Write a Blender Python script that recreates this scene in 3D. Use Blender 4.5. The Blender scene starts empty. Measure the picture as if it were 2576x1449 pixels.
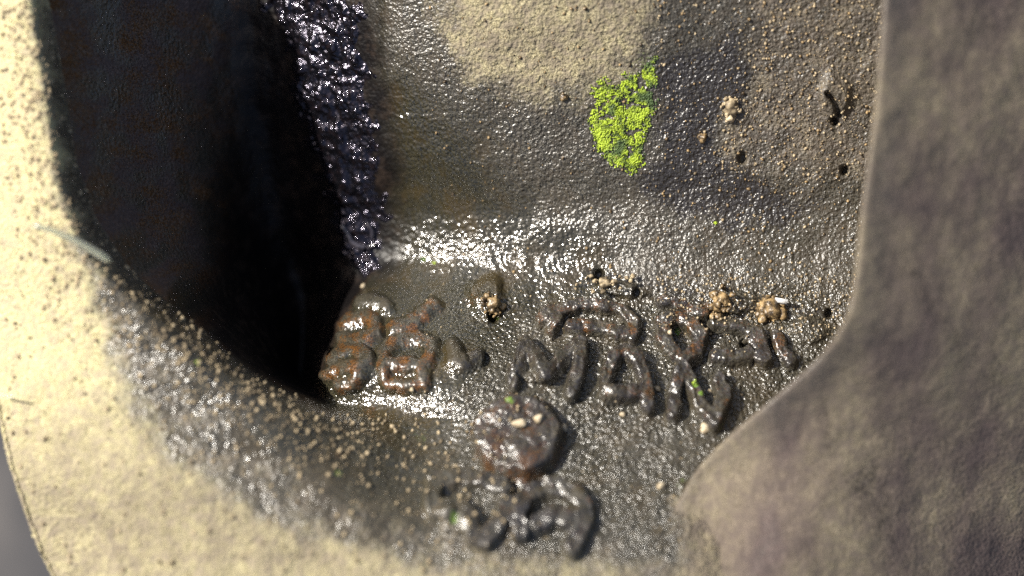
import bpy, math, random
import numpy as np

random.seed(7)
rng = np.random.default_rng(7)
MM = 0.001

# ---------------------------------------------------------------- camera, sky, sun, exposure
D = 100.0                      # camera height above the focal plane, mm
K = 50.0 / 2576.0              # mm per picture unit on the focal plane
scene = bpy.context.scene
cam_data = bpy.data.cameras.new("camera")
cam = bpy.data.objects.new("camera", cam_data)
scene.collection.objects.link(cam)
cam.location = (0, 0, D * MM)
cam.rotation_euler = (0, 0, 0)
cam_data.sensor_width = 36.0
cam_data.lens = 72.0
cam_data.clip_start = 0.002
cam_data.clip_end = 50.0
cam_data.dof.use_dof = True
cam_data.dof.focus_distance = (D - 0.6) * MM
cam_data.dof.aperture_fstop = 20.0
scene.camera = cam

SUN_EL = math.radians(39)
SUN_AZ = math.radians(26)      # above the picture's left
L = (-math.cos(SUN_AZ) * math.cos(SUN_EL), math.sin(SUN_AZ) * math.cos(SUN_EL), math.sin(SUN_EL))
world = bpy.data.worlds.new("World")
scene.world = world
world.use_nodes = True
wn = world.node_tree
wn.nodes.clear()
sky = wn.nodes.new("ShaderNodeTexSky")
sky.sky_type = 'NISHITA'
sky.sun_disc = False
sky.dust_density = 3.5
sky.sun_elevation = SUN_EL
sky.sun_rotation = math.atan2(L[0], L[1])
bg = wn.nodes.new("ShaderNodeBackground")
bg.inputs[1].default_value = 0.075
wo = wn.nodes.new("ShaderNodeOutputWorld")
wn.links.new(sky.outputs[0], bg.inputs[0])
wn.links.new(bg.outputs[0], wo.inputs[0])

sun_data = bpy.data.lights.new("sun", 'SUN')
sun_data.energy = 4.6
sun_data.angle = math.radians(0.53)
sun_data.color = (1.0, 0.95, 0.86)
sun = bpy.data.objects.new("sun", sun_data)
scene.collection.objects.link(sun)
from mathutils import Vector
sun.rotation_euler = Vector(L).to_track_quat('Z', 'Y').to_euler()
sun.location = Vector(L) * 0.5

vs = scene.view_settings
vs.view_transform = 'Standard'
vs.look = 'None'
vs.exposure = 0.85
vs.gamma = 1.0
vs.use_curve_mapping = False
scene.cycles.use_denoising = False
scene.cycles.use_adaptive_sampling = False
scene.cycles.sample_clamp_indirect = 4.0

# ---------------------------------------------------------------- helpers
def world_xy(px, py, z):
    s = K * (D - z) / D
    return (px - 1288.0) * s, (724.5 - py) * s

def hermite_rows(xs, ys, xq):
    """monotone cubic through knots (1-D)"""
    h = np.diff(xs); d = np.diff(ys) / h
    m = np.zeros_like(ys)
    w1 = 2 * h[1:] + h[:-1]; w2 = h[1:] + 2 * h[:-1]
    ok = (d[:-1] * d[1:]) > 0
    dd0 = np.where(ok, d[:-1], 1.0); dd1 = np.where(ok, d[1:], 1.0)
    m[1:-1] = np.where(ok, (w1 + w2) / (w1 / dd0 + w2 / dd1), 0)
    m[0] = d[0]; m[-1] = d[-1]
    i = np.clip(np.searchsorted(xs, xq) - 1, 0, len(xs) - 2)
    t = np.clip((xq - xs[i]) / h[i], 0, 1)
    t2 = t * t; t3 = t2 * t
    return ((2 * t3 - 3 * t2 + 1) * ys[i] + (t3 - 2 * t2 + t) * h[i] * m[i]
            + (-2 * t3 + 3 * t2) * ys[i + 1] + (t3 - t2) * h[i] * m[i + 1])

def vnoise(x, y, seed=0):
    """smooth gradient noise, about -1..1"""
    xi = np.floor(x).astype(np.int64); yi = np.floor(y).astype(np.int64)
    fx = x - xi; fy = y - yi
    def g(ix, iy):
        h = (ix * 374761393 + iy * 668265263 + seed * 974711) & 0xFFFFFFFF
        h = ((h ^ (h >> 13)) * 1274126177) & 0xFFFFFFFF
        h = h ^ (h >> 16)
        a = (h & 0xFFFF) / 65536.0 * 2 * np.pi
        return np.cos(a), np.sin(a)
    def dot(ix, iy, dx, dy):
        a, b = g(ix, iy)
        return a * dx + b * dy
    u = fx ** 3 * (fx * (fx * 6 - 15) + 10); v = fy ** 3 * (fy * (fy * 6 - 15) + 10)
    n00 = dot(xi, yi, fx, fy); n10 = dot(xi + 1, yi, fx - 1, fy)
    n01 = dot(xi, yi + 1, fx, fy - 1); n11 = dot(xi + 1, yi + 1, fx - 1, fy - 1)
    return 1.5 * ((n00 * (1 - u) + n10 * u) * (1 - v) + (n01 * (1 - u) + n11 * u) * v)

def fbm(x, y, o, seed=0):
    r = 0; a = 1.0; t = 0
    for k in range(o):
        r = r + a * vnoise(x * 2 ** k + 13.7 * k, y * 2 ** k - 7.1 * k, seed + k); t += a; a *= 0.5
    return r / t

def sstep(a, b, x):
    t = np.clip((x - a) / (b - a), 0, 1)
    return t * t * (3 - 2 * t)

def seg_dist(px, py, pts):
    d = np.full(px.shape, 1e9)
    for (x0, y0), (x1, y1) in zip(pts[:-1], pts[1:]):
        dx, dy = x1 - x0, y1 - y0
        t = np.clip(((px - x0) * dx + (py - y0) * dy) / (dx * dx + dy * dy + 1e-9), 0, 1)
        d = np.minimum(d, np.hypot(px - x0 - t * dx, py - y0 - t * dy))
    return d

def poly_sdf(px, py, poly):
    """signed distance, positive inside"""
    d = seg_dist(px, py, poly + [poly[0]])
    ins = np.zeros(px.shape, bool)
    n = len(poly)
    for i in range(n):
        x0, y0 = poly[i]; x1, y1 = poly[(i + 1) % n]
        c = ((y0 > py) != (y1 > py))
        xx = (x1 - x0) * (py - y0) / ((y1 - y0) if y1 != y0 else 1e-9) + x0
        ins ^= c & (px < xx)
    return np.where(ins, d, -d)

def mesh_obj(name, verts, faces, mat, parent=None, smooth=True, attrs=None):
    verts = np.asarray(verts, np.float32); faces = np.asarray(faces, np.int32)
    me = bpy.data.meshes.new(name)
    n = faces.shape[1]
    me.vertices.add(len(verts)); me.vertices.foreach_set("co", verts.ravel())
    me.loops.add(faces.size); me.loops.foreach_set("vertex_index", faces.ravel())
    me.polygons.add(len(faces))
    me.polygons.foreach_set("loop_start", np.arange(0, faces.size, n, dtype=np.int32))
    me.update(calc_edges=True)
    if smooth:
        me.polygons.foreach_set("use_smooth", np.ones(len(faces), bool))
    for k, v in (attrs or {}).items():
        a = me.attributes.new(k, 'FLOAT_COLOR', 'POINT')
        a.data.foreach_set("color", np.asarray(v, np.float32).ravel())
    me.materials.append(mat)
    me.update()
    o = bpy.data.objects.new(name, me)
    scene.collection.objects.link(o)
    if parent is not None:
        o.parent = parent
    return o

def tag(o, label=None, category=None, group=None, kind=None):
    for k, v in (("label", label), ("category", category), ("group", group), ("kind", kind)):
        if v:
            o[k] = v
    return o

def empty(name, loc=(0, 0, 0)):
    o = bpy.data.objects.new(name, None)
    o.empty_display_size = 0.005
    o.location = loc
    scene.collection.objects.link(o)
    return o

# ---------------------------------------------------------------- materials
def new_mat(name):
    m = bpy.data.materials.new(name); m.use_nodes = True
    t = m.node_tree; t.nodes.clear()
    out = t.nodes.new("ShaderNodeOutputMaterial")
    b = t.nodes.new("ShaderNodeBsdfPrincipled")
    t.links.new(b.outputs[0], out.inputs[0])
    return m, t, b

class NT:
    def __init__(s, t):
        s.t = t
    def link(s, a, b): s.t.links.new(a, b)
    def val(s, sock, v):
        if hasattr(v, "is_output"): s.t.links.new(v, sock)
        else: sock.default_value = v
    def math(s, op, a, b=0.0, c=0.0, clamp=False):
        n = s.t.nodes.new("ShaderNodeMath"); n.operation = op; n.use_clamp = clamp
        s.val(n.inputs[0], a); s.val(n.inputs[1], b); s.val(n.inputs[2], c)
        return n.outputs[0]
    def mixc(s, f, a, b, mode='MIX'):
        n = s.t.nodes.new("ShaderNodeMix"); n.data_type = 'RGBA'; n.blend_type = mode
        s.val(n.inputs[0], f); s.val(n.inputs[6], a); s.val(n.inputs[7], b)
        return n.outputs[2]
    def mixf(s, f, a, b):
        n = s.t.nodes.new("ShaderNodeMix"); n.data_type = 'FLOAT'
        s.val(n.inputs[0], f); s.val(n.inputs[2], a); s.val(n.inputs[3], b)
        return n.outputs[0]
    def ramp(s, f, a, b, lo=0.0, hi=1.0):
        n = s.t.nodes.new("ShaderNodeMapRange"); n.interpolation_type = 'SMOOTHSTEP'
        s.val(n.inputs[0], f); n.inputs[1].default_value = a; n.inputs[2].default_value = b
        n.inputs[3].default_value = lo; n.inputs[4].default_value = hi
        return n.outputs[0]
    def noise(s, vec, scale, detail=2.0, rough=0.5):
        n = s.t.nodes.new("ShaderNodeTexNoise")
        s.link(vec, n.inputs["Vector"]); n.inputs["Scale"].default_value = scale
        n.inputs["Detail"].default_value = detail; n.inputs["Roughness"].default_value = rough
        return n.outputs[0]
    def voro(s, vec, scale, feature='F1', smooth=None):
        n = s.t.nodes.new("ShaderNodeTexVoronoi"); n.feature = feature
        s.link(vec, n.inputs["Vector"]); n.inputs["Scale"].default_value = scale
        if smooth is not None: n.inputs["Smoothness"].default_value = smooth
        return n
    def coord(s):
        """object coordinates in millimetres"""
        c = s.t.nodes.new("ShaderNodeTexCoord")
        m = s.t.nodes.new("ShaderNodeVectorMath"); m.operation = 'SCALE'
        s.link(c.outputs["Object"], m.inputs[0]); m.inputs["Scale"].default_value = 1000.0
        return m.outputs[0]
    def attr(s, name):
        a = s.t.nodes.new("ShaderNodeAttribute"); a.attribute_name = name
        sp = s.t.nodes.new("ShaderNodeSeparateColor"); s.link(a.outputs["Color"], sp.inputs[0])
        return [sp.outputs[0], sp.outputs[1], sp.outputs[2], a.outputs["Alpha"]]
    def bump(s, h, dist, strength=1.0, normal=None):
        b = s.t.nodes.new("ShaderNodeBump")
        s.val(b.inputs["Strength"], strength); b.inputs["Distance"].default_value = dist
        s.link(h, b.inputs["Height"])
        if normal is not None: s.link(normal, b.inputs["Normal"])
        return b.outputs[0]

def casting_material():
    """one weathered casting: bare grey metal, tan dust (R), wet film (G), rust (B); second set: oil (R), green algae (G), grime (B)"""
    m, t, b = new_mat("weathered_casting")
    n = NT(t)
    co = n.coord()
    dust, wet, rust, glint = n.attr("wear")
    oil, green, grime_shade, tone = n.attr("soil")
    big = n.noise(co, 0.55, 3.0, 0.55)
    mid = n.noise(co, 2.2, 3.0, 0.6)
    fine = n.noise(co, 7.5, 2.0, 0.6)
    grit = n.noise(co, 16.0, 1.0, 0.5)
    # --- colour
    speck = n.ramp(grit, 0.36, 0.64)
    metal = n.mixc(speck, (0.022, 0.020, 0.016, 1), (0.115, 0.105, 0.085, 1))
    metal = n.mixc(n.ramp(mid, 0.35, 0.7), metal, (0.065, 0.055, 0.042, 1))
    wetc = n.mixc(speck, (0.010, 0.010, 0.007, 1), (0.050, 0.044, 0.026, 1))
    wetc = n.mixc(n.ramp(big, 0.47, 0.66), wetc, (0.040, 0.030, 0.013, 1))
    col = n.mixc(wet, metal, wetc)
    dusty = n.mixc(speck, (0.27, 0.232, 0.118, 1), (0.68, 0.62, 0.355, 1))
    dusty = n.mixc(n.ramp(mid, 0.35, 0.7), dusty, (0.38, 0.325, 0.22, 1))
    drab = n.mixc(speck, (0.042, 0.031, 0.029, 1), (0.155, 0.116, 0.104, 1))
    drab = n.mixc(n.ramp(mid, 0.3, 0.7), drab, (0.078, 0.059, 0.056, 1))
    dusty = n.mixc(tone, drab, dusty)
    dmix = n.math('ADD', dust, n.math('MULTIPLY', n.math('SUBTRACT', fine, 0.5), 0.8))
    dmix = n.ramp(dmix, 0.2, 0.85)
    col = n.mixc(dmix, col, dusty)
    gr = n.math('ADD', grime_shade, n.math('MULTIPLY', n.math('SUBTRACT', fine, 0.5), 1.4))
    col = n.mixc(n.ramp(gr, 0.4, 0.8), col, (0.024, 0.021, 0.020, 1))
    rs = n.math('ADD', rust, n.math('MULTIPLY', n.math('SUBTRACT', fine, 0.5), 1.1))
    rustc = n.mixc(speck, (0.030, 0.014, 0.005, 1), (0.15, 0.066, 0.018, 1))
    col = n.mixc(n.ramp(rs, 0.35, 0.85), col, rustc)
    gs = n.math('ADD', green, n.math('MULTIPLY', n.math('SUBTRACT', fine, 0.5), 0.9))
    col = n.mixc(n.ramp(gs, 0.4, 0.8), col, (0.11, 0.19, 0.02, 1))
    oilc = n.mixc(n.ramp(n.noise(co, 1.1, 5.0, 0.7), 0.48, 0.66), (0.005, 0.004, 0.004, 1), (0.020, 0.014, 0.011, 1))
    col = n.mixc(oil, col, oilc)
    # pale and dark stray grains
    rare = n.voro(co, 2.6)
    dark = n.math('MULTIPLY', n.math('LESS_THAN', rare.outputs["Distance"], 0.17),
                  n.math('LESS_THAN', n.noise(co, 1.3, 1.0), 0.44))
    col = n.mixc(n.math('MULTIPLY', n.math('MULTIPLY', dark, 0.8), n.math('SUBTRACT', 1.0, n.math('MULTIPLY', dmix, 0.97))), col, (0.02, 0.017, 0.014, 1))
    n.link(col, b.inputs["Base Color"])
    # --- gloss
    r = n.mixf(wet, 0.38, 0.15)
    r = n.mixf(dmix, r, 0.82)
    r = n.mixf(oil, r, 0.42)
    r = n.math('ADD', r, n.math('MULTIPLY', n.math('SUBTRACT', mid, 0.5), 0.18), clamp=True)
    n.link(r, b.inputs["Roughness"])
    n.link(n.mixf(oil, n.mixf(dmix, n.mixf(wet, 0.75, 1.0), 0.2), 0.22), b.inputs["Specular IOR Level"])
    # --- relief: packed sand-cast grains
    g1 = n.noise(co, 5.6, 1.0, 0.45)
    h = n.math('ADD', g1, n.math('MULTIPLY', grit, n.mixf(wet, 0.25, 0.06)))
    dry = n.mixf(wet, 0.85, 0.52)
    nb = n.bump(h, 0.00017, n.mixf(oil, n.math('MULTIPLY', dry, glint), 0.3))
    n.link(nb, b.inputs["Normal"])
    return m

def oil_material():
    m, t, b = new_mat("oily_sludge")
    n = NT(t); co = n.coord()
    f = n.noise(co, 3.0, 3.0, 0.6)
    n.link(n.mixc(n.ramp(f, 0.45, 0.7), (0.003, 0.003, 0.004, 1), (0.010, 0.007, 0.008, 1)), b.inputs["Base Color"])
    n.link(n.ramp(n.noise(co, 0.9, 4.0, 0.65), 0.42, 0.62, 0.05, 0.20), b.inputs["Roughness"])
    b.inputs["Specular IOR Level"].default_value = 0.9
    b.inputs["Specular Tint"].default_value = (0.85, 0.80, 1.0, 1)
    h = n.math('ADD', n.noise(co, 2.6, 2.0, 0.55), n.math('MULTIPLY', n.noise(co, 7.5, 1.0), 0.25))
    n.link(n.bump(h, 0.00019), b.inputs["Normal"])
    return m

def plain_mat(name, c0, c1, scale, rough=0.6, bump=0.00005, spec=0.4, trans=0.0):
    m, t, b = new_mat(name)
    n = NT(t); co = n.coord()
    f = n.noise(co, scale, 3.0, 0.6)
    n.link(n.mixc(n.ramp(f, 0.35, 0.65), c0 + (1,), c1 + (1,)), b.inputs["Base Color"])
    b.inputs["Roughness"].default_value = rough
    b.inputs["Specular IOR Level"].default_value = spec
    b.inputs["Transmission Weight"].default_value = trans
    n.link(n.bump(f, bump), b.inputs["Normal"])
    return m

M_CAST = casting_material()
M_OIL = oil_material()
M_GRIT = plain_mat("tan_grit", (0.10, 0.075, 0.045), (0.44, 0.35, 0.22), 2.6, 0.55)
M_PALE = plain_mat("pale_sand", (0.30, 0.23, 0.14), (0.58, 0.50, 0.36), 5.0, 0.45, 0.00003)
M_BROWN = plain_mat("brown_soil", (0.035, 0.022, 0.010), (0.32, 0.22, 0.105), 2.4, 0.4, 0.00012, 0.6)
M_ALGAE = plain_mat("bright_algae", (0.09, 0.14, 0.012), (0.34, 0.43, 0.028), 1.6, 0.6, 0.00006, 0.3)
def algae_material():
    m, t, b = new_mat("algae")
    n = NT(t); co = n.coord()
    c = n.mixc(n.ramp(n.noise(co, 4.5, 2.0), 0.38, 0.62), (0.035, 0.060, 0.008, 1), (0.30, 0.40, 0.022, 1))
    c = n.mixc(n.ramp(n.noise(co, 1.1, 2.0), 0.45, 0.62), c, (0.34, 0.45, 0.03, 1))
    c = n.mixc(n.ramp(n.noise(co, 0.8, 2.0), 0.52, 0.66), c, (0.06, 0.10, 0.03, 1))
    n.link(c, b.inputs["Base Color"])
    b.inputs["Roughness"].default_value = 0.6
    n.link(n.bump(n.noise(co, 9.0, 2.0), 0.00008), b.inputs["Normal"])
    return m
M_ALGAE = algae_material()
M_FIBRE = plain_mat("clear_fibre", (0.42, 0.46, 0.36), (0.60, 0.62, 0.50), 2.0, 0.25, 0.00001, 0.5, 0.8)
M_FLAKE = plain_mat("silvery_flake", (0.50, 0.50, 0.50), (0.68, 0.68, 0.66), 5.0, 0.25, 0.00002, 0.8)
M_GROUND = plain_mat("grey_ground", (0.05, 0.05, 0.056), (0.13, 0.12, 0.115), 0.05, 0.8, 0.0005)

# ---------------------------------------------------------------- the recess surface
# every row: picture height, then knots (across, depth mm toward the viewer)
ROWS = [
 (-300, [(-300, 0.0), (-70, 5.0), (70, 6.9), (122, 5.2), (320, 0.8), (580, -3.4), (760, -1.6), (876, 0.4), (1010, 2.4), (1300, 4.4), (1700, 5.2), (2100, 5.2), (2900, 5.2)]),
 (0,    [(-300, 0.2), (-60, 5.0), (75, 6.9), (125, 5.2), (330, 0.7), (600, -3.9), (780, -2.1), (890, -0.8), (1010, 0.9), (1300, 2.5), (1700, 3.0), (2100, 3.0), (2900, 3.0)]),
 (200,  [(-300, 0.4), (-40, 5.1), (105, 6.9), (162, 5.1), (370, 0.2), (640, -4.8), (812, -2.9), (920, -1.7), (1035, -0.3), (1300, 1.1), (1700, 1.6), (2100, 1.7), (2900, 1.7)]),
 (400,  [(-300, 0.6), (-20, 5.2), (130, 7.0), (192, 5.1), (410, -0.6), (680, -6.4), (845, -3.9), (945, -3.0), (1055, -1.9), (1300, -0.5), (1700, 0.4), (2100, 0.6), (2900, 0.6)]),
 (550,  [(-300, 0.8), (0, 5.4), (170, 7.1), (242, 5.1), (460, -1.4), (710, -7.6), (870, -5.0), (955, -4.4), (1060, -3.4), (1300, -1.8), (1700, -0.4), (2100, -0.1), (2900, 0.0)]),
 (640,  [(-300, 0.9), (24, 5.5), (215, 7.1), (295, 5.1), (505, -1.8), (735, -8.6), (880, -5.0), (955, -4.7), (1060, -3.6), (1300, -1.9), (1700, -0.45), (2100, -0.2), (2900, 0.0)]),
 (700,  [(-300, 1.0), (50, 5.6), (260, 7.1), (350, 5.1), (555, -2.2), (750, -9.0), (855, -5.4), (928, -4.2), (1045, -3.0), (1300, -1.5), (1700, -0.3), (2100, 0.0), (2900, 0.2)]),
 (760,  [(-300, 1.2), (90, 5.8), (320, 7.1), (422, 5.0), (600, -3.0), (765, -9.0), (832, -5.6), (885, -3.2), (990, -2.0), (1300, -0.7), (1700, 0.0), (2100, 0.2), (2900, 0.4)]),
 (850,  [(-300, 1.4), (150, 6.2), (400, 7.1), (532, 5.0), (660, -3.0), (765, -9.0), (808, -5.0), (850, -1.9), (955, -0.3), (1300, 0.7), (1700, 1.0), (2100, 0.9), (2900, 1.0)]),
 (940,  [(-300, 1.8), (220, 6.8), (500, 7.2), (642, 5.0), (708, -3.0), (760, -8.5), (783, -4.2), (808, 0.1), (920, 1.9), (1300, 2.7), (1700, 2.4), (2100, 1.9), (2900, 1.9)]),
 (1010, [(-300, 2.2), (280, 7.3), (580, 7.2), (770, 4.8), (795, 2.6), (806, 1.0), (816, 1.0), (830, 1.2), (930, 2.1), (1300, 3.8), (1700, 3.4), (2100, 2.8), (2900, 2.8)]),
 (1065, [(-300, 2.4), (330, 7.6), (640, 7.4), (850, 5.2), (880, 4.6), (900, 4.2), (920, 3.9), (940, 3.6), (1010, 3.3), (1300, 4.3), (1700, 4.3), (2100, 3.6), (2900, 3.6)]),
 (1200, [(-300, 2.8), (450, 8.3), (760, 8.0), (950, 6.6), (980, 6.3), (1010, 6.1), (1040, 5.95), (1070, 5.85), (1120, 5.8), (1300, 5.95), (1700, 6.1), (2100, 5.2), (2900, 5.2)]),
 (1350, [(-300, 3.2), (650, 8.8), (900, 8.7), (1010, 8.4), (1030, 8.35), (1050, 8.3), (1070, 8.25), (1100, 8.2), (1150, 8.2), (1300, 8.1), (1700, 7.9), (2100, 5.6), (2900, 4.0)]),
 (1500, [(-300, 3.4), (700, 9.0), (900, 9.1), (1010, 9.1), (1030, 9.1), (1050, 9.1), (1070, 9.1), (1100, 9.1), (1150, 9.1), (1300, 9.1), (1700, 8.9), (2100, 6.8), (2900, 5.0)]),
 (1800, [(-300, 3.4), (700, 8.6), (900, 9.0), (1010, 9.2), (1030, 9.2), (1050, 9.2), (1070, 9.2), (1100, 9.2), (1150, 9.2), (1300, 9.3), (1700, 9.2), (2100, 7.2), (2900, 5.0)]),
]
STEP = 3.0
gx = np.arange(-300, 2700 + .1, STEP)
gy = np.arange(-260, 1740 + .1, STEP)
row_y = np.array([r[0] for r in ROWS], float)
kn = np.array([r[1] for r in ROWS], float)            # rows x knots x 2
kx = np.stack([hermite_rows(row_y, kn[:, j, 0], gy) for j in range(kn.shape[1])], 1)
kz = np.stack([hermite_rows(row_y, kn[:, j, 1], gy) for j in range(kn.shape[1])], 1)
Z = np.stack([hermite_rows(kx[i], kz[i], gx) for i in range(len(gy))], 0)
def blur(a, n):
    for _ in range(n):
        p = np.pad(a, 1, mode='edge')
        a = (p[:-2, 1:-1] + p[2:, 1:-1] + p[1:-1, :-2] + p[1:-1, 2:] + 4 * a) / 8
    return a
Z = blur(Z, 14)
PX, PY = np.meshgrid(gx, gy)
NXG, NYG = len(gx), len(gy)

# outlines, in the same picture units
PIT = [(118, -300), (122, 0), (160, 200), (190, 400), (240, 550), (330, 680), (420, 760), (530, 850), (640, 940), (770, 1006), (822, 1016),
       (806, 960), (830, 890), (858, 830), (890, 765), (938, 690), (956, 590), (950, 430), (922, 210), (892, 0), (876, -300)]
LIPLINE = [(95, -300), (105, 0), (135, 200), (165, 420), (205, 600), (265, 790), (330, 990), (470, 1170), (700, 1300), (930, 1372), (1160, 1440), (1300, 1800)]
CREASE = [(930, 700), (1150, 690), (1480, 680), (1700, 730), (1850, 770), (2300, 800)]

wx, wy = world_xy(PX, PY, Z)
warp = 26 * fbm(wx * 0.55, wy * 0.55, 3, 5)
warp2 = 26 * fbm(wx * 0.55 + 40, wy * 0.55, 3, 15)
pit_d = poly_sdf(PX, PY, PIT)
lip_poly = LIPLINE + [(-400, 1800), (-400, -300)]
lip_d = poly_sdf(PX + 1.5 * warp, PY + 1.5 * warp2, lip_poly)

# --- soft unevenness of the casting
sol = sstep(10, -40, pit_d)
Z = Z + sol * (0.10 * fbm(wx * 0.5, wy * 0.5, 3, 21) + 0.035 * fbm(wx * 2.1, wy * 2.1, 3, 31))
Z = Z + (1 - sol) * (0.25 * fbm(wx * 0.4, wy * 0.25, 3, 41) + 0.06 * fbm(wx * 1.7, wy * 1.0, 3, 44))

# --- raised cast characters -------------------------------------------------
def c1(pts): return [(771.5 + .5469 * a, 704.4 + .5469 * b) for a, b in pts]
def c6(pts): return [(784.9 + .2314 * a, 724.5 + .2314 * b) for a, b in pts]
def c7(pts): return [(1241 + .2777 * a, 724.5 + .2777 * b) for a, b in pts]
MARKS = [  # strokes, half width, height mm, rust
 ([c7([(440, 300), (540, 250), (640, 215), (800, 165), (1000, 175), (1170, 220), (1280, 330), (1250, 470)]), c7([(520, 400), (580, 300)]), c7([(700, 375), (900, 365), (1020, 405), (1210, 455)])], 15, 0.55, 0.8),
 ([c7([(1530, 330), (1650, 300), (1800, 350), (1875, 480), (1830, 620), (1720, 680), (1600, 610), (1540, 490), (1530, 330)]), c7([(1540, 140), (1700, 180), (1880, 255)])], 15, 0.64, 0.8),
 ([c7([(2000, 340), (2190, 350), (2360, 420), (2430, 560), (2450, 670)]), c7([(2010, 640), (2200, 650), (2380, 630)])], 16, 0.60, 0.6),
 ([c1([(2160, 260), (2185, 330), (2225, 385)])], 15, 0.5, 0.6),
 ([c7([(180, 900), (230, 720), (305, 550), (400, 700), (475, 820), (620, 680), (795, 540), (780, 740), (700, 990)])], 16, 0.62, 0.55),
 ([c7([(1000, 980), (1030, 800), (1090, 680), (1190, 610), (1295, 680), (1365, 850), (1400, 1110)]), c7([(1040, 985), (1170, 1000), (1330, 975)])], 15, 0.68, 0.7),
 ([c7([(1620, 1170), (1640, 960), (1705, 740), (1790, 900), (1860, 1090), (1990, 1250), (2070, 1080), (2080, 980), (2030, 860)])], 16, 0.66, 0.65),
 ([c1([(590, 935), (700, 920), (800, 930), (905, 965)]), c1([(575, 1060), (595, 945)]), c1([(600, 1065), (700, 1058), (745, 1110), (770, 1185), (825, 1205), (890, 1130), (925, 1045)])], 21, 0.55, 0.5),
 ([c1([(985, 1170), (960, 1090), (1010, 1010), (1105, 962), (1215, 980), (1275, 1050), (1268, 1150), (1220, 1240)]), c1([(1060, 1135), (1140, 1090), (1215, 1125)])], 22, 0.60, 0.55),
 ([c6([(350, 420), (450, 345), (620, 325), (705, 390), (695, 500), (610, 555), (460, 590), (350, 560)])], 19, 0.335, 1.0),
 ([c6([(540, 150), (680, 150), (800, 205)])], 20, 0.28, 0.4),
 ([c6([(800, 1010), (780, 860), (790, 740), (850, 630), (960, 575), (1150, 560), (1310, 625), (1310, 740), (1220, 850), (960, 840), (800, 840)]), c6([(1200, 870), (1215, 1060), (1000, 1075), (820, 1045)])], 18, 0.33, 1.0),
 ([c6([(230, 790), (380, 675), (520, 680), (610, 780), (560, 850), (350, 885), (170, 960)]), c6([(500, 875), (530, 970), (450, 1050), (320, 1065)])], 19, 0.33, 0.95),
 ([c6([(900, 440), (1050, 425), (1200, 285), (1330, 190)])], 20, 0.27, 0.8),
 ([c6([(1530, 640), (1560, 790), (1690, 840), (1800, 760)])], 20, 0.3, 0.3),
]
def ridge(d, w):
    return sstep(w * 1.5, w * 0.75, d)
mark_h = []
jit_x = PX + 8 * fbm(wx * 1.5, wy * 1.5, 3, 61); jit_y = PY + 8 * fbm(wx * 1.5 + 9, wy * 1.5, 3, 62)
worn = 0.95 + 0.35 * fbm(wx * 1.1, wy * 1.1, 3, 65)
for strokes, w, h, rst in MARKS:
    d = np.full(PX.shape, 1e9)
    for s in strokes:
        a = np.array(s); lo = a.min(0) - 70; hi = a.max(0) + 70
        i0, i1 = np.searchsorted(gy, [lo[1], hi[1]]); j0, j1 = np.searchsorted(gx, [lo[0], hi[0]])
        d[i0:i1, j0:j1] = np.minimum(d[i0:i1, j0:j1], seg_dist(jit_x[i0:i1, j0:j1], jit_y[i0:i1, j0:j1], s))
    soft = sstep(w * 1.6, w * 0.2, d) * 1.15 if h < 0.34 else ridge(d, w)
    mark_h.append((soft * h * worn, rst, sstep(w * 1.9, w * 0.6, d)))
bd = np.hypot((jit_x - 1304) / 1.0, (jit_y - 1108) / 0.93)
boss_h = 0.92 * sstep(124, 98, bd) + 0.15 * sstep(118, 80, bd) * fbm(wx * 1.0, wy * 1.0, 3, 71)
tail = seg_dist(jit_x, jit_y, c1([(960, 880), (1010, 960)]))
boss_h = np.maximum(boss_h, 0.3 * sstep(26, 8, tail))
mark_h.append((boss_h, 0.0, np.zeros_like(PX)))

# distance to the shelf edge, for the shadow line painted along it
crease_d = seg_dist(PX + warp * .6, PY + warp2 * .6, CREASE)
# pits and chips
for (cx, cy, r, dep) in [(1238, 792, 16, .8), (1222, 905, 16, .4), (1505, 693, 18, .6), (1600, 735, 14, .6), (2100, 305, 13, .7), (2122, 428, 14, .7), (1868, 395, 16, .5), (2085, 790, 12, .6), (1880, 870, 20, .5), (1895, 910, 16, .5)]:
    dd = np.hypot(PX - cx + warp * .3, (PY - cy + warp2 * .3) * .8)
    Z = Z - dep * sstep(r, r * .3, dd)
chip = seg_dist(PX + warp * .3, PY, [(2085, 235), (2108, 262), (2112, 290)])
Z = Z - 0.5 * sstep(9, 3, chip)
for (cx, cy, rx, ry, h) in [(1222, 738, 52, 46, .45), (1210, 775, 34, 30, .3), (2105, 245, 45, 60, .35), (1850, 760, 60, 26, .35), (1555, 730, 70, 24, .35), (2030, 830, 60, 36, .35), (1140, 905, 40, 40, .25), (1350, 930, 40, 30, .3), (1140, 1128 + 195, 34, 30, .3)]:
    dd = np.hypot((PX - cx + warp) / rx, (PY - cy + warp2) / ry)
    Z = Z + h * sstep(1.15, .5, dd)
lumpy = sstep(0, 60, PY - 690) * sstep(1420, 1300, PY) * sstep(1080, 1300, PX) * sstep(-5, -30, pit_d)
Z = Z + 0.17 * lumpy * fbm(wx * 0.75, wy * 0.75, 3, 91)

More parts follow.
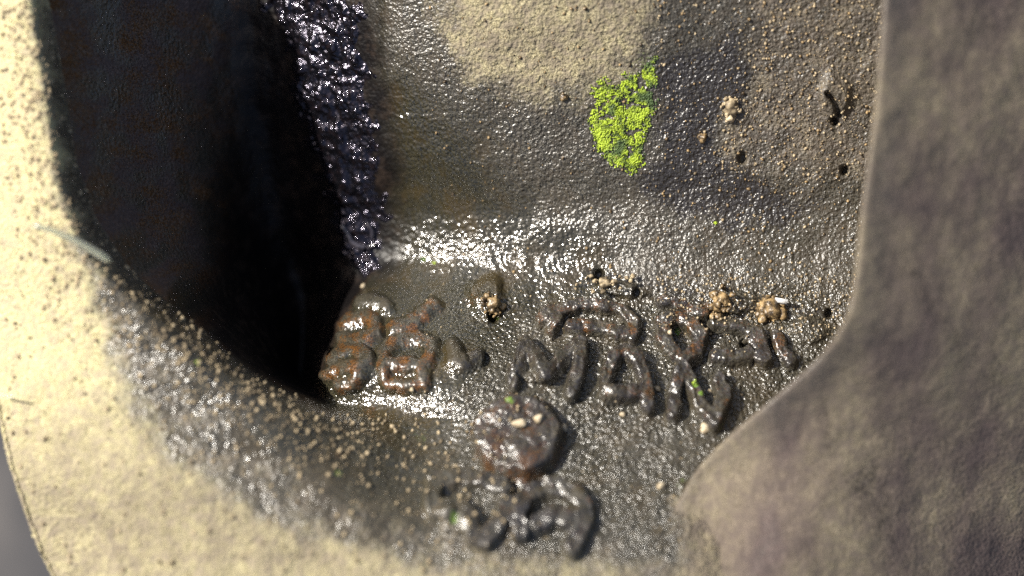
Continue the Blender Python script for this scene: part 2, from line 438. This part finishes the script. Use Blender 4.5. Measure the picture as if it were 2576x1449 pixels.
# ---------------------------------------------------------------- wear masks, with a painted crease shadow
n1 = fbm(wx * 0.8, wy * 0.8, 4, 101); n2 = fbm(wx * 0.35, wy * 0.35, 3, 103); n3 = fbm(wx * 1.8, wy * 1.8, 3, 107)
TOPDUST = [(1070, -300), (1078, 0), (1100, 110), (1190, 195), (1340, 260), (1520, 250), (1640, 140), (1700, -300)]
RDUST = [(1890, -300), (1880, 0), (1850, 250), (1790, 330), (1850, 430), (2010, 470), (2200, 430), (2400, -300)]
dust = 0.85 * sstep(-95, 100, poly_sdf(PX + 1.6 * warp, PY + 1.6 * warp2, TOPDUST)) - 0.12 * sstep(0, .4, n2)
dust = np.maximum(dust, 0.46 * sstep(-70, 60, poly_sdf(PX + 2 * warp, PY + 2 * warp2, RDUST)))
dust = np.maximum(dust, 1.0 * sstep(-75, 95, lip_d))
dust = np.maximum(dust, 0.40 * sstep(-240, -50, lip_d) * sstep(0, -60, pit_d))
dust = np.maximum(dust, 0.55 * sstep(1330, 1450, PY + warp))
dust = np.maximum(dust, 0.85 * sstep(1620, 1790, PX + 2 * warp) * sstep(1160, 1270, PY + warp2))
dust = np.where(pit_d > 0, (0.60 + 1.5 * fbm(wx * 0.8, wy * 0.4, 4, 111)) * sstep(640, 480, PX + 1.5 * warp + 0.15 * (PY - 300)), dust)
dust = dust + 0.3 * n1
WET = [(900, 760), (960, 450), (1000, 250), (1120, 330), (1250, 520), (1500, 640), (1500, 720), (1300, 780), (1150, 900), (1130, 1040), (1000, 1090), (800, 1000)]
wet = 0.30 + 0.85 * sstep(-110, 40, poly_sdf(PX + warp, PY + warp2, WET))
wet = np.maximum(wet, sstep(650, 760, PY) * (0.72 - 0.12 * sstep(1080, 1260, PX + 2 * warp)))
wet = wet * (1 - 0.8 * sstep(0, 60, lip_d)) + 0.25 * n2
wet = np.maximum(wet, sstep(30, -10, np.abs(PX - 960 + warp)) * sstep(760, 600, PY))
on_mark = np.zeros_like(PX)
for h_, r_, p_ in mark_h:
    on_mark = np.maximum(on_mark, sstep(.08, .3, h_))
wet = np.where(on_mark > 0.5, np.minimum(wet, 0.55), wet)
rust = 0.22 * sstep(650, 760, PY) * (n2 + 0.4)
for h, rst, prox in mark_h:
    rust = np.maximum(rust, rst * prox * (0.50 + 0.8 * n3))
rust = np.where(pit_d > 0, .5 + .5 * n1, rust)
rust = np.maximum(rust, sstep(120, 100, bd) * (.42 + .5 * n1))
rust = np.maximum(rust, 0.8 * sstep(30, 6, np.abs(bd - 112)) * (0.6 + .6 * n1))
for (cx, cy, r, a) in [(1035, 830, 26, .9), (1060, 800, 22, .8), (930, 1030, 40, .5), (1790, 770, 46, .6), (1960, 870, 36, .6), (1185, 760, 40, .45), (980, 940, 60, .5), (1130, 1020, 30, .5), (860, 1150, 30, .5)]:
    rust = np.maximum(rust, a * sstep(r, r * .2, np.hypot(PX - cx + warp, PY - cy + warp2)))
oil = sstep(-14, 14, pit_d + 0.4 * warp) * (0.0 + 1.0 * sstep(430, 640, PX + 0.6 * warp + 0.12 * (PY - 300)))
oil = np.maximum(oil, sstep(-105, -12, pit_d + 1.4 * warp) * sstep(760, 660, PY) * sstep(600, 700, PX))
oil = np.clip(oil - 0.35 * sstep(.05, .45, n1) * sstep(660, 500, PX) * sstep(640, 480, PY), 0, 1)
green = np.zeros_like(PX)
for (cx, cy, r, a) in [(1705, 836, 9, 1), (1745, 985, 12, 1), (1760, 1010, 9, .8), (1862, 1105, 14, .8), (1715, 1215, 26, .42), (1740, 1370, 24, .4), (1620, 165, 60, .42), (1140, 1310, 12, .7), (1285, 1030, 12, .7), (1250, 800, 9, .6), (850, 1190, 14, .6), (1060, 1100, 30, .4)]:
    green = np.maximum(green, a * sstep(r * 1.4, r * .3, np.hypot(PX - cx, PY - cy)))
LOWR = sstep(1600, 1790, PX + 2 * warp) * sstep(1160, 1270, PY + warp2)
GRIME = [(1640, 140), (1880, 40), (1900, 240), (1820, 330), (1900, 430), (2060, 500), (1980, 600), (1720, 560), (1560, 470), (1630, 400), (1650, 280)]
grime_shade = 0.80 * sstep(-60, 60, poly_sdf(PX + 2 * warp, PY + 2 * warp2, GRIME)) + 0.2 * sstep(.1, .5, n3) * sstep(650, 750, PY)
grime_shade = np.maximum(grime_shade, on_mark * (0.62 + .4 * n1) * sstep(1080, 1200, PX))
grime_shade = np.maximum(grime_shade, 0.70 * sstep(120, 95, bd) + .3 * n1 * sstep(120, 95, bd))
grime_shade = np.maximum(grime_shade, 0.55 * sstep(26, 4, crease_d) * sstep(1400, 1520, PX))  # shadow line under the shelf edge, painted as dark colour
glint = 1 + 1.1 * sstep(1080, 1230, PX + 2 * warp) * sstep(690, 780, PY) * (0.75 + 0.8 * n2)
glint = np.clip(glint * (1 - 0.60 * on_mark), 0.3, 2.4)
WEAR = np.stack([np.clip(dust, 0, 1), np.clip(wet, 0, 1), np.clip(rust, 0, 1), glint], -1)
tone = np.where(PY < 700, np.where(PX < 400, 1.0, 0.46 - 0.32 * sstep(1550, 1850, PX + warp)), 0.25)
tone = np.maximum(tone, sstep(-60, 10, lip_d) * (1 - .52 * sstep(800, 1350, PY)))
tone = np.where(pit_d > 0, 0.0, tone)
tone = np.maximum(tone, 0.55 * sstep(1330, 1420, PY) * sstep(1750, 1500, PX))
SOIL = np.stack([np.clip(oil, 0, 1), np.clip(green, 0, 1), np.clip(grime_shade, 0, 1), np.clip(tone + .25 * n1, 0, 1)], -1)

# ---------------------------------------------------------------- positions and normals
def positions(z):
    x, y = world_xy(PX, PY, z)
    return np.stack([x, y, z], -1) * MM
POS = positions(Z)
def normals(P):
    du = np.gradient(P, axis=1); dv = np.gradient(P, axis=0)
    nn = np.cross(dv, du)
    nn /= np.linalg.norm(nn, axis=-1, keepdims=True) + 1e-20
    return np.where(nn[..., 2:3] < 0, -nn, nn)
NRM = normals(positions(blur(Z, 20)))

def grid_patch(name, facemask, pos, parent, mat=M_CAST):
    """the faces of the grid where facemask is true, as a mesh of its own"""
    i, j = np.nonzero(facemask)
    a = i * NXG + j
    f = np.stack([a, a + NXG, a + NXG + 1, a + 1], 1)
    u, inv = np.unique(f.ravel(), return_inverse=True)
    return mesh_obj(name, pos.reshape(-1, 3)[u], inv.reshape(-1, 4), mat, parent,
                    attrs={"wear": WEAR.reshape(-1, 4)[u], "soil": SOIL.reshape(-1, 4)[u]})

fpx = PX[:-1, :-1] + STEP / 2; fpy = PY[:-1, :-1] + STEP / 2
# the casting ends at its outer edge, lower left
OUTER = [(-60, 820), (-6, 1040), (20, 1160), (62, 1290), (100, 1390), (135, 1460), (240, 1760)]
def outer_x(y): return np.interp(y, [p[1] for p in OUTER], [p[0] for p in OUTER], left=-1000)
keep = (fpx > outer_x(fpy)) & (fpx < np.interp(fpy, [-300, 0, 700, 830, 990, 1200, 1400, 1800], [2500, 2480, 2430, 2390, 2260, 2080, 2000, 1980]))
reg_pit = (pit_d[:-1, :-1] > 0)
side = np.zeros_like(reg_pit)
cr_y = np.interp(fpx, [p[0] for p in CREASE], [p[1] for p in CREASE])
lip_side = poly_sdf(fpx, fpy, lip_poly) > -1
lower = [(200, 600), (420, 760), (640, 940), (822, 1016), (960, 1060), (1060, 1220), (1150, 1440), (1300, 1800), (-400, 1800), (-400, -300), (118, -300), (122, 0)]
reg_lip = (poly_sdf(fpx, fpy, lower) > 0) & ~reg_pit
reg_lip |= (fpx < 400) & ~reg_pit
reg_wall = ~reg_pit & ~reg_lip & (fpy < cr_y)
reg_floor = ~reg_pit & ~reg_lip & ~reg_wall

casting = empty("metal_casting", (0, 0, 0))
tag(casting, "weathered grey metal casting with raised characters on the floor of its oily recess", "metal casting")
o = grid_patch("front_lip", reg_lip & keep, POS, casting); tag(o, "sunlit dusty tan lip curving round the recess")
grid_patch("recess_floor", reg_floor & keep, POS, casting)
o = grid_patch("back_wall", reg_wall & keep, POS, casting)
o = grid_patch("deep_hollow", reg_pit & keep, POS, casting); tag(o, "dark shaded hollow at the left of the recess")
for k, (h, rst, prox) in enumerate(mark_h):
    p = POS + NRM * ((h - 0.025) * MM)[..., None]
    fm = (h[:-1, :-1] > 0.004) | (h[1:, 1:] > 0.004) | (h[1:, :-1] > 0.004) | (h[:-1, 1:] > 0.004)
    o = grid_patch("round_boss" if k == len(mark_h) - 1 else "raised_character", fm, p, casting)

# outer side of the casting below the lip edge
ys = np.arange(800, 1745, 6.0); xs = outer_x(ys)
zi = np.array([Z[int(np.clip(round((y + 260) / STEP), 0, NYG - 1)), int(np.clip(round((x + 300) / STEP) + 1, 0, NXG - 1))] for x, y in zip(xs, ys)])
ex, ey = world_xy(xs + 4, ys, zi)
rows = []
for dz, dx in ((0.15, 0.1), (-0.3, -0.1), (-1.0, 0.05), (-4, .6), (-14, 1.8), (-38, 2.5)):
    rows.append(np.stack([ex + dx + .05 * rng.normal(size=len(ex)), ey, zi + dz], 1))
V = np.concatenate(rows) * MM
n = len(ex)
F = [(r * n + i, r * n + i + 1, (r + 1) * n + i + 1, (r + 1) * n + i) for r in range(5) for i in range(n - 1)]
mesh_obj("outer_side", V, F, M_CAST, casting, attrs={"wear": np.tile([.7, .2, 0, 1], (len(V), 1)), "soil": np.tile([0, 0, .1, 1], (len(V), 1))})

# --- right-hand web: rounded edge, its face falling away to the right
EDGE = [(2262, -340), (2240, -150), (2222, 0), (2214, 120), (2203, 250), (2188, 380), (2170, 500), (2158, 620), (2150, 700), (2138, 770), (2108, 838), (2052, 908), (1960, 990), (1870, 1066), (1800, 1130), (1740, 1200), (1695, 1285), (1620, 1365), (1490, 1440), (1300, 1530), (1100, 1640)]
EZ = [11.5, 11.5, 11.5, 11.5, 11.5, 11.4, 11.3, 11.2, 11.1, 11.0, 10.5, 9.7, 8.9, 8.1, 7.4, 7.0, 7.2, 7.9, 8.4, 8.9, 9.0]
e = np.array(EDGE, float); ez = np.array(EZ)
sl = np.concatenate([[0], np.cumsum(np.hypot(*np.diff(e, axis=0).T))])
sq = np.linspace(0, sl[-1], 420)
epx = hermite_rows(sl, e[:, 0], sq); epy = hermite_rows(sl, e[:, 1], sq); epz = hermite_rows(sl, ez, sq)
for _ in range(30):
    epx[1:-1] = (epx[:-2] + 2 * epx[1:-1] + epx[2:]) / 4; epy[1:-1] = (epy[:-2] + 2 * epy[1:-1] + epy[2:]) / 4
ex, ey = world_xy(epx, epy, epz)
fan = np.radians(np.interp(epy, [-340, 500, 760, 1000, 1250, 1640], [2, -6, -16, -42, -56, -84]))
for _ in range(60):
    fan[1:-1] = (fan[:-2] + 2 * fan[1:-1] + fan[2:]) / 4
nx_, ny_ = np.cos(fan), np.sin(fan)                             # outward: to the right and down
low = sstep(900, 1250, epy)                                     # lower down the web melts into the floor
prof = [(7.0, -12), (3.5, -8), (1.6, -4.5), (0.6, -2.2), (0.25, -1.0), (0.05, -0.3), (0.0, -0.12), (0.04, -0.03), (0.15, 0.0)]
tops = np.concatenate([np.linspace(0.4, 20, 150), np.linspace(21, 40, 20)])
def web_z(o_):
    up = -0.41 * (o_ - 0.15) - 0.004 * o_ ** 2                         # falls away to the right
    dn = 1.9 * sstep(0, 7.0, o_) - 0.08 * np.maximum(o_ - 5, 0)       # rises out of the floor, then levels
    return up * (1 - low) + dn * low
rows = []
for o_, dz in prof:
    rows.append(np.stack([ex + nx_ * o_, ey + ny_ * o_, epz + dz], 1))
for o_ in tops:
    X = ex + nx_ * o_; Y = ey + ny_ * o_
    rows.append(np.stack([X, Y, epz + web_z(o_) + 0.12 * fbm(X * .45, Y * .45, 3, 211) + .03 * fbm(X * 2, Y * 2, 2, 215)], 1))
V = np.concatenate(rows); n = len(ex); R = len(rows)
ii, jj = np.meshgrid(np.arange(R - 1), np.arange(n - 1), indexing='ij')
a = (ii * n + jj).ravel()
F = np.stack([a, a + n, a + n + 1, a + 1], 1)
wn1 = fbm(V[:, 0] * .3, V[:, 1] * .18, 4, 221)
lowv = np.tile(low, R)
offv = np.repeat(np.array([p[0] for p in prof] + list(tops)), n)
W = np.stack([np.clip(0.85 + 0.3 * wn1 - .25 * sstep(2.6, .4, offv), 0, 1), 0.25 + 0 * wn1, np.clip(.1 + .3 * fbm(V[:, 0] * .8, V[:, 1] * .5, 3, 231), 0, .35), 0.45 + 0 * wn1], 1)
S = np.stack([0 * wn1, 0 * wn1, np.clip(.12 - .9 * fbm(V[:, 0] * .30 + V[:, 1] * .12, V[:, 1] * .16, 4, 241), 0, .5), np.clip(.12 + .0 * lowv + .3 * wn1, 0, .22)], 1)
o = mesh_obj("side_web", V * MM, F, M_CAST, casting, attrs={"wear": W, "soil": S})
tag(o, "shaded brownish web rising along the right of the recess")

# ---------------------------------------------------------------- ground far below
g = 0.6
o = mesh_obj("ground", [(-g, -g, -.045), (g, -g, -.045), (g, g, -.045), (-g, g, -.045)], [(0, 1, 2, 3)], M_GROUND)
tag(o, kind="structure")

# ---------------------------------------------------------------- oily sludge down the left edge of the wall
SLUDGE = [(640, -250), (868, -250), (892, 0), (928, 200), (952, 420), (962, 590), (946, 690), (905, 720), (858, 690), (815, 560), (780, 440), (725, 300), (680, 120), (640, 0)]
rag = fbm(wx * 1.3, wy * 1.3, 4, 311)
sd = poly_sdf(PX + 1.2 * warp - 14 + 46 * rag, PY + warp2, SLUDGE)
lump = np.maximum(0, fbm(wx * 1.0, wy * 0.7, 3, 301)) * .5 + np.maximum(0, vnoise(wx * 2.6, wy * 1.9, 305)) * .14
sh = sstep(0, 60, sd) * (0.06 + lump)
fm = (sh[:-1, :-1] > .01) & (sd[:-1, :-1] > 0)
o = grid_patch("oily_sludge", fm, POS + NRM * ((sh - .02) * MM)[..., None], None, M_OIL)
tag(o, "lumpy black sludge glinting violet down the hollow's right edge", "oil sludge")

# ---------------------------------------------------------------- small loose things
MARK_MAX = np.max(np.stack([m[0] for m in mark_h]), 0)
def surf(px, py):
    i = int(np.clip(round((py + 260) / STEP), 0, NYG - 1)); j = int(np.clip(round((px + 300) / STEP), 0, NXG - 1))
    h = MARK_MAX[i, j]
    return Vector(POS[i, j] + NRM[i, j] * h * MM), Vector(NRM[i, j])

import bmesh
def ico(sub, jitter, seed, squash=(1, 1, 1)):
    bm = bmesh.new(); bmesh.ops.create_icosphere(bm, subdivisions=sub, radius=1)
    r = random.Random(seed)
    ph = [r.uniform(0, 6.28) for _ in range(6)]
    for v in bm.verts:
        c = v.co.copy()
        k = 1 + jitter * (math.sin(2.3 * c.x + ph[0]) * math.sin(2.9 * c.y + ph[1]) + .6 * math.sin(4.7 * c.z + ph[2] + 2 * c.x)) + jitter * .5 * r.uniform(-1, 1)
        v.co = Vector((c.x * squash[0], c.y * squash[1], c.z * squash[2])) * k
    vs_ = np.array([v.co[:] for v in bm.verts]); fs = np.array([[v.index for v in f.verts] for f in bm.faces])
    bm.free()
    return vs_, fs

def rot_to(nrm, spin):
    q = Vector(nrm).to_track_quat('Z', 'Y')
    from mathutils import Quaternion
    return np.array((q @ Quaternion((0, 0, 1), spin)).to_matrix())

def place_grain(name, px, py, rad, mat, label, cat, group=None, squash=(1, 1, .8), seed=0, jitter=.12, sub=3, spin=0.0, sink=.35):
    p, nr = surf(px, py)
    v, f = ico(sub, jitter, seed, squash)
    R_ = rot_to(nr, spin)
    v = (v * rad * MM) @ R_.T
    o = mesh_obj(name, v, f, mat)
    o.location = p + nr * (rad * squash[2] * (1 - sink) * MM)
    tag(o, label, cat, group)
    return o

GRAINS = [
 (1312, 1083, .28, (1.5, .8, .8), "pale oblong sand grain at the left of the pair on the round boss"),
 (1352, 1082, .25, (1.1, .9, .9), "pale rounded sand grain at the right of the pair on the round boss"),
 (915, 722, .16, (1, 1, .9), "lone cream sand grain at the dark hollow's edge above the wet characters"),
 (1773, 1080, .27, (1.1, 1, .9), "cream sand grain among glistening metal at the foot of the right-hand characters"),
 (1663, 1225, .22, (.9, 1.1, .9), "dull buff sand grain on the smooth floor right of the round boss"),
 (1653, 979, .17, (1, 1, .9), "whitish bead-like grain between two deeply shadowed characters"),
 (1567, 1046, .15, (.8, 1.1, .9), "small yellowish grain at the foot of the arch-shaped character"),
 (1677, 858, .14, (1, 1, .9), "tiny white grain inside the ring-shaped character on the right"),
 (1420, 1082, .2, (.9, 1.1, .8), "small tan grain on the right rim of the round boss"),
 (1785, 985, .12, (1, 1, .9), "minute cream grain beside the steep shadow below the brown clod"),
 (1040, 985, .14, (1, 1, .9), "small bright grain on the wet shelf just above its white glare"),
]
for k, (px, py, r, sq, lab) in enumerate(GRAINS):
    place_grain("sand_grain", px, py, r * .85, M_PALE, lab, "sand grain", "pale sand grains in the recess", sq, 40 + k, .2, 2, k * .7, .5)

def clod(px, py, rad, n, spread, label, mat=M_BROWN, seed=0, stretch=1.0):
    """a clump of stuck-together crumbs: one uneven body with crumbs grown onto it"""
    r = random.Random(seed)
    p, nr = surf(px, py)
    Vs, Fs, off = [], [], 0
    for k in range(n):
        v, f = ico(2 if k else 3, .26, seed * 31 + k, (1, r.uniform(.8, 1.2), r.uniform(.7, 1)))
        if k == 0:
            c = np.zeros(3); s = rad
        else:
            a = r.uniform(0, 6.28); d = rad * spread * math.sqrt(r.random())
            c = np.array([d * math.cos(a) * stretch, d * math.sin(a), rad * r.uniform(-.3, .55) * (1 - d / (rad * spread + 1e-6) * .7)])
            s = rad * (.08 + .4 * r.random() ** 2.5)
        Vs.append(v * s + c); Fs.append(f + off); off += len(v)
    R_ = rot_to(nr, r.uniform(0, 3))
    o = mesh_obj("dirt_clod", (np.concatenate(Vs) * MM) @ R_.T, np.concatenate(Fs), mat)
    o.location = p + nr * rad * .25 * MM
    tag(o, label, "dirt clod", "crumbly clods stuck in the recess")
    return o
clod(1935, 782, .54, 60, 1.25, "large golden-brown clod casting a black shadow beside the silvery flake", M_BROWN, 3)
clod(1815, 762, .42, 60, 1.7, "glistening amber clod left of the largest clod", M_BROWN, 4, 1.3)
clod(1838, 268, .34, 40, 1.5, "crumbly tan clod high on the back wall right of the green patch", M_GRIT, 5)
clod(1836, 298, .2, 7, 1.2, "small pale crumb just below the tan clod on the back wall", M_PALE, 6)
clod(1768, 345, .22, 8, 1.3, "little reddish-brown crumb on the back wall below the tan clod", M_BROWN, 7)
clod(1235, 765, .36, 50, 1.8, "blackish crumbly clod on the shelf left of centre", M_BROWN, 8)
clod(1520, 715, .28, 70, 3.0, "ragged line of grey-brown crumbs along the shelf edge at centre", M_GRIT, 9, 1.8)
clod(1418, 243, .16, 6, 1.2, "tiny dark speck of dirt on the wall left of the green patch", M_BROWN, 10)

# silvery flake
p, nr = surf(1962, 764)
fl = np.array([(-.34, -.1, 0), (.30, -.14, .03), (.36, .08, .02), (-.28, .12, 0), (-.34, -.1, .09), (.30, -.14, .12), (.36, .08, .11), (-.28, .12, .09)])
o = mesh_obj("metal_flake", fl * MM, [(0, 3, 2, 1), (4, 5, 6, 7), (0, 1, 5, 4), (1, 2, 6, 5), (2, 3, 7, 6), (3, 0, 4, 7)], M_FLAKE, smooth=False)
o.location = p + nr * .45 * MM; o.rotation_euler = (.25, -.35, -.1)
tag(o, "small silvery-white flake at the upper right of the largest clod", "flake")

def tube(name, pts, radii, mat, seg=10):
    pts = [Vector(q) for q in pts]; n_ = len(pts)
    Vs, Fs = [], []
    up = Vector((0, 0, 1))
    for i, q in enumerate(pts):
        d = (pts[min(i + 1, n_ - 1)] - pts[max(i - 1, 0)]).normalized()
        s = d.cross(up).normalized(); t = s.cross(d)
        for k in range(seg):
            a = 2 * math.pi * k / seg
            Vs.append((q + (s * math.cos(a) + t * math.sin(a)) * radii[i])[:])
    for i in range(n_ - 1):
        for k in range(seg):
            Fs.append((i * seg + k, i * seg + (k + 1) % seg, (i + 1) * seg + (k + 1) % seg, (i + 1) * seg + k))
    return mesh_obj(name, Vs, Fs, mat)

# clear fibre lying across the lip
pts = []; rad = []
for t in np.linspace(0, 1, 18):
    px = 84 + 194 * t; py = 566 + 92 * t ** 1.1 - 8 * math.sin(3 * t)
    z = 7.9 + .3 * t
    x, y = world_xy(px, py, z)
    pts.append((x * MM, y * MM, z * MM)); rad.append((.13 + .05 * t) * MM * (0.4 if t in (0, 1) else 1))
o = tube("fibre", pts, rad, M_FIBRE)
tag(o, "thick translucent pale fibre lying across the bright left lip", "fibre")
pts = []; rad = []
for t in np.linspace(0, 1, 12):
    x, y = world_xy(-40 + 75 * t, 985 + 14 * t, 7.0)
    pts.append((x * MM, y * MM, (6.6 + .4 * t) * MM)); rad.append(.05 * MM)
o = tube("fibre", pts, rad, M_FIBRE)
tag(o, "short thin fibre at the picture's left border on the dusty lip", "fibre")

# oil trickles: clear glossy beads that catch the sun
def trickle(path, w, label):
    pts, rad = [], []
    m_ = len(path)
    for i, (px, py) in enumerate(path):
        p_, n_ = surf(px, py)
        pts.append(p_ + n_ * .16 * MM); rad.append(w * MM * (.45 if i in (0, m_ - 1) else 1))
    o_ = tube("oil_trickle", pts, rad, M_OILCLEAR, 14)
    tag(o_, label, "oil trickle", "oil trickles at the foot of the sludge")
M_OILCLEAR = plain_mat("fresh_oil", (0.02, 0.018, 0.024), (0.05, 0.045, 0.055), 1.0, 0.12, 0.00001, 1.0)
def dense(pth, k=6):
    a = np.array(pth, float); s = np.linspace(0, len(a) - 1, (len(a) - 1) * k + 1)
    return list(zip(hermite_rows(np.arange(len(a), dtype=float), a[:, 0], s), hermite_rows(np.arange(len(a), dtype=float), a[:, 1], s)))
trickle(dense([(862, 566), (876, 584), (886, 604), (904, 618), (922, 624)]), .15, "long curved oil trickle shining white at the foot of the sludge")
trickle(dense([(926, 560), (938, 578), (940, 600)]), .11, "short upright oil trickle right of the long curved one")
trickle(dense([(924, 624), (936, 620), (948, 616)]), .13, "stubby oil trickle at the right end of the long curved one")

# ---------------------------------------------------------------- algae patch and green specks
def crumbs(name, pts, mat, seed, sub=1, kind=None):
    r = random.Random(seed)
    base = [ico(sub, .2, seed + q) for q in range(5)]
    Vs, Fs, off = [], [], 0
    for (px, py, rad) in pts:
        v, f = base[r.randrange(5)]
        p_, n_ = surf(px, py)
        s = np.array([r.uniform(.7, 1.3), r.uniform(.7, 1.3), r.uniform(.6, 1)]) * rad * MM
        a = r.uniform(0, 6.28); c, s_ = math.cos(a), math.sin(a)
        w_ = v * s
        w_ = np.stack([w_[:, 0] * c - w_[:, 1] * s_, w_[:, 0] * s_ + w_[:, 1] * c, w_[:, 2]], 1)
        Vs.append(w_ + np.array(p_ + n_ * rad * .3 * MM)); Fs.append(f + off); off += len(v)
    return mesh_obj(name, np.concatenate(Vs), np.concatenate(Fs), mat)

ALG = [(1492, 212), (1530, 203), (1552, 232), (1578, 188), (1612, 192), (1648, 145), (1650, 230), (1640, 275), (1622, 320), (1614, 412), (1585, 428), (1540, 408), (1500, 362), (1484, 300), (1506, 275)]
ax = rng.uniform(1470, 1660, 16000); ay = rng.uniform(140, 440, 16000)
bx_, by_ = world_xy(ax, ay, 1.0)
ad = poly_sdf(ax + 12 * fbm(bx_ * 1.2, by_ * 1.2, 3, 5), ay + 12 * fbm(bx_ * 1.2, by_ * 1.2, 3, 6), ALG)
hole = fbm(bx_ * 1.5, by_ * 1.5, 3, 401) + .6 * fbm(bx_ * 4, by_ * 4, 3, 403)
ok = (ad > rng.uniform(-10, 16, ad.shape)) & (hole < .13 + rng.uniform(-.12, .12, ad.shape))
pts = [(a_, b_, random.uniform(.02, .07)) for a_, b_ in zip(ax[ok][:6500], ay[ok][:6500])]
o = crumbs("algae_patch", pts, M_ALGAE, 500)
tag(o, "bright yellow-green algae patch on the back wall", "algae")
for k, (px, py, r, lab) in enumerate([
    (1066, 652, .13, "tiny green speck at the foot of the wall, larger of two beside the hollow"),
    (1092, 660, .09, "tiny green speck at the foot of the wall, smaller of two beside the hollow"),
    (1800, 560, .10, "small green speck on the grey wall right of centre"),
    (1702, 832, .12, "green speck inside the ring-shaped character"),
    (1742, 980, .14, "green tuft between the two steep characters at lower right"),
    (497, 912, .14, "green speck on the gritty inner side of the left lip"),
    (1866, 1102, .14, "yellow-green tuft where the floor meets the right-hand web")]):
    q = [(px + random.gauss(0, r * 22), py + random.gauss(0, r * 22), random.uniform(.2, .5) * r) for _ in range(22)]
    o = crumbs("algae_speck", q, M_ALGAE, 520 + k)
    tag(o, lab, "algae", "green specks")

# ---------------------------------------------------------------- loose grit nobody could count
def grit(name, n_, box, dens, lo, hi, mat, label, seed, sub=1):
    r = random.Random(seed); pts = []
    tries = 0
    while len(pts) < n_ and tries < n_ * 60:
        tries += 1
        px = r.uniform(box[0], box[2]); py = r.uniform(box[1], box[3])
        if px < float(outer_x(py)) + 6: continue
        if r.random() < dens(px, py):
            pts.append((px, py, lo + (hi - lo) * r.random() ** 2.2))
    o = crumbs(name, pts, mat, seed, sub)
    tag(o, label, "grit", kind="stuff")
    return o
def at(arr, px, py):
    return arr[int(np.clip(round((py + 260) / STEP), 0, NYG - 1)), int(np.clip(round((px + 300) / STEP), 0, NXG - 1))]
grit("lip_grit", 2600, (0, 0, 1300, 1449), lambda x, y: 0 if at(pit_d, x, y) > 0 or (x > 760 and y < 1040) else (.9 * math.exp(-((at(pit_d, x, y) + 70) / 90) ** 2) if x < 1000 else .15) + .08, .03, .12, M_GRIT, "fine tan grit scattered over the inner side of the left lip", 700)
grit("wall_grit", 1700, (1650, 0, 2230, 860), lambda x, y: .75 * max(0, at(WEAR, x, y)[0]) + (.5 if 690 < y < 850 and x > 1450 else .04), .025, .085, M_GRIT, "loose brown grit strewn over the right part of the back wall", 710)
grit("floor_grit", 260, (1000, 690, 2080, 1449), lambda x, y: .3, .025, .06, M_GRIT, "sparse pale grit lying among the raised characters", 720)
grit("dark_grit", 900, (1080, 0, 2200, 700), lambda x, y: .3 + (.5 if x > 1650 else 0), .025, .09, M_BROWN, "dark dirt specks dotted over the back wall", 730)
